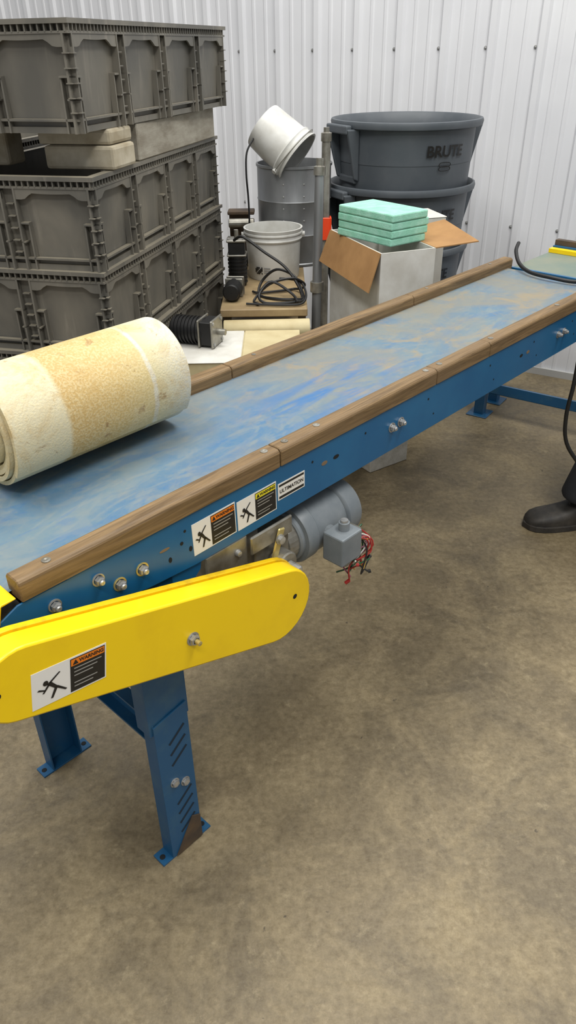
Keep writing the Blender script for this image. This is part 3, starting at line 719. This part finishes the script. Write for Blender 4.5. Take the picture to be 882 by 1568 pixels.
b=MB(); b.tube([C(2.72,1.385,.99),C(2.66,1.36,.975),C(2.60,1.31,.95),C(2.55,1.24,.940),C(2.53,1.15,.94),C(2.54,1.05,.94),C(2.56,.98,.975),C(2.56,.93,.98),C(2.50,.925,.94),C(2.40,.925,.90),C(2.37,.93,.80),(.972,2.335,.68),(.966,2.33,.56),(.985,2.325,.46),(1.05,2.31,.37),(1.15,2.27,.25),(1.25,2.20,.08),(1.35,2.12,.01),(1.5,2.0,.01)],.007,BLACK,10,6); b.make('hose_cable',smooth=True)

# ---------------------------------------------------------------- worker
wk=empty('person',(1.35,2.4,0))
def skin(nm,pts,edges,m,root=0,sub=2):
    me=bpy.data.meshes.new(nm); me.from_pydata([p[:3] for p in pts],edges,[]); o=bpy.data.objects.new(nm,me); scene.collection.objects.link(o); par(o,wk)
    o.modifiers.new('s','SKIN'); sv=me.skin_vertices[0].data
    for i,p in enumerate(pts): r=p[3]; sv[i].radius=(r,p[4] if len(p)>4 else r); sv[i].use_root=(i==root)
    o.modifiers.new('u','SUBSURF').levels=sub; o.modifiers['u'].render_levels=sub; me.materials.append(m)
    o.modifiers['s'].use_smooth_shade=True
    return o
skin('trousers',[(1.43,2.36,.97,.15),(1.36,2.44,.90,.10),(1.24,2.48,.52,.076),(1.16,2.505,.15,.080),(1.155,2.506,.11,.084),(1.45,2.27,.90,.10),(1.47,2.25,.52,.072),(1.58,2.24,.12,.062),(1.43,2.36,1.06,.14)],[(0,1),(1,2),(2,3),(3,4),(0,5),(5,6),(6,7),(0,8)],PANTS)
skin('shirt',[(1.43,2.36,1.05,.145),(1.42,2.36,1.25,.15),(1.42,2.36,1.42,.15),(1.42,2.36,1.52,.06),(1.42,2.53,1.43,.065),(1.46,2.54,1.17,.05),(1.38,2.50,1.00,.042),(1.42,2.17,1.43,.065),(1.43,2.13,1.15,.05),(1.33,2.13,.95,.042)],[(0,1),(1,2),(2,3),(2,4),(4,5),(5,6),(2,7),(7,8),(8,9)],SHIRT)
skin('head',[(1.42,2.36,1.50,.055),(1.41,2.36,1.58,.06),(1.40,2.36,1.66,.085),(1.405,2.36,1.73,.085),(1.30,2.36,1.655,.014)],[(0,1),(1,2),(2,3),(2,4)],SKIN)
b=MB(); b.lathe([(.10,0),(.098,.04),(.075,.08),(.03,.103),(.001,.106)],(1.415,2.36,1.71),(.1,0,1),HAIR,28); b.make('hair',wk,smooth=True)
for hx,hy,hz in ((1.34,2.495,.95),(1.29,2.13,.90)):
    skin('hand',[(hx+.03,hy,hz+.03,.026,.02),(hx,hy,hz-.03,.036,.016),(hx-.025,hy,hz-.09,.009),(hx-.03,hy,hz-.12,.008),(hx-.008,hy,hz-.095,.009),(hx-.012,hy,hz-.13,.008),(hx+.01,hy,hz-.093,.009),(hx+.008,hy,hz-.125,.008),(hx+.027,hy,hz-.085,.008),(hx+.026,hy,hz-.11,.007),(hx-.04,hy,hz-.03,.010),(hx-.055,hy,hz-.06,.009)],[(0,1),(1,2),(2,3),(1,4),(4,5),(1,6),(6,7),(1,8),(8,9),(1,10),(10,11)],SKIN,sub=1)
def shoe(heel,dr,nm,K_=1.1):
    dr=V(dr).normalized(); w=V((-dr.y,dr.x,0))
    b=MB(); st=[(0,.034,.08),(.02,.042,.10),(.08,.044,.118),(.13,.046,.100),(.17,.051,.080),(.21,.054,.068),(.25,.052,.062),(.28,.044,.054),(.298,.030,.042),(.306,.012,.028)]
    st=[(x*K_,y*K_,z*K_) for x,y,z in st]
    K=16; k=b.mi(SHOE)
    for (x,hw,ht) in st:
        for i in range(K):
            t=2*math.pi*i/K; ct,sn=math.cos(t),math.sin(t); cy=math.copysign(abs(ct)**.75,ct)*hw; cz=.018+(ht-.018)*(.5+.5*math.copysign(abs(sn)**.8,sn))
            if sn<-.3: cz=.016
            b.v.append(tuple(V(heel)+dr*x+w*cy+V((0,0,cz))))
    for a_ in range(len(st)-1):
        for i in range(K):
            j=(i+1)%K; b.f.append((a_*K+i,a_*K+j,(a_+1)*K+j,(a_+1)*K+i)); b.m.append(k)
    b.f.append(tuple(range(K))); b.m.append(k); b.f.append(tuple((len(st)-1)*K+i for i in reversed(range(K)))); b.m.append(k)
    b.make(nm,wk,smooth=True,auto=60)
    b=MB(); pl=[(x,hw+.004) for x,hw,ht in st]+[(.314*K_,0)]+[(x,-hw-.004) for x,hw,ht in reversed(st)]
    b.prism(pl,0,.026,SOLE,lambda u,v,z:tuple(V(heel)+dr*u+w*v+V((0,0,z)))); b.make(nm+'_sole',wk,bevel=.003)
    b=MB(); LC=mat('bootlace',srgb(104,98,88),rough=.8)
    for i in range(5):
        x=.12+.022*i; hh=.118-.0115*i; b.tube([V(heel)+dr*x+w*(-.034)+V((0,0,hh-.022)),V(heel)+dr*x+V((0,0,hh+.002)),V(heel)+dr*(x+.014)+w*.034+V((0,0,hh-.022))],.003,LC,6,4)
    b.tube([V(heel)+dr*.06+V((0,0,.07)),V(heel)+dr*.06+V((0,0,.16))],.050,SHOE,14,2)
    b.make(nm+'_laces',wk,smooth=True)
shoe((1.29,2.52,0),(-1,-.07,0),'boot'); shoe((1.64,2.23,0),(-1,.05,0),'rear_boot')

# ---------------------------------------------------------------- lights
w=bpy.data.worlds.new('world'); scene.world=w; w.use_nodes=True; bg=w.node_tree.nodes['Background']; bg.inputs[0].default_value=(.95,.97,1,1); bg.inputs[1].default_value=.42
def area(nm,loc,sx,sy,pw,rot=(0,0,0),col=(1,.98,.93)):
    l=bpy.data.lights.new(nm,'AREA'); l.shape='RECTANGLE'; l.size=sx; l.size_y=sy; l.energy=pw; l.color=col
    o=bpy.data.objects.new(nm,l); o.location=loc; o.rotation_euler=rot; scene.collection.objects.link(o)
area('ceiling_lamp',(-1.5,1.2,5),.6,2.6,115); area('ceiling_lamp',(1.8,1.0,5),.6,2.6,120); area('ceiling_lamp',(.3,3.2,5),2.6,.6,95); area('ceiling_lamp',(.2,-1.6,5),2.6,.6,120)
scene.view_settings.view_transform='Standard'; scene.view_settings.look='None'; scene.view_settings.exposure=0
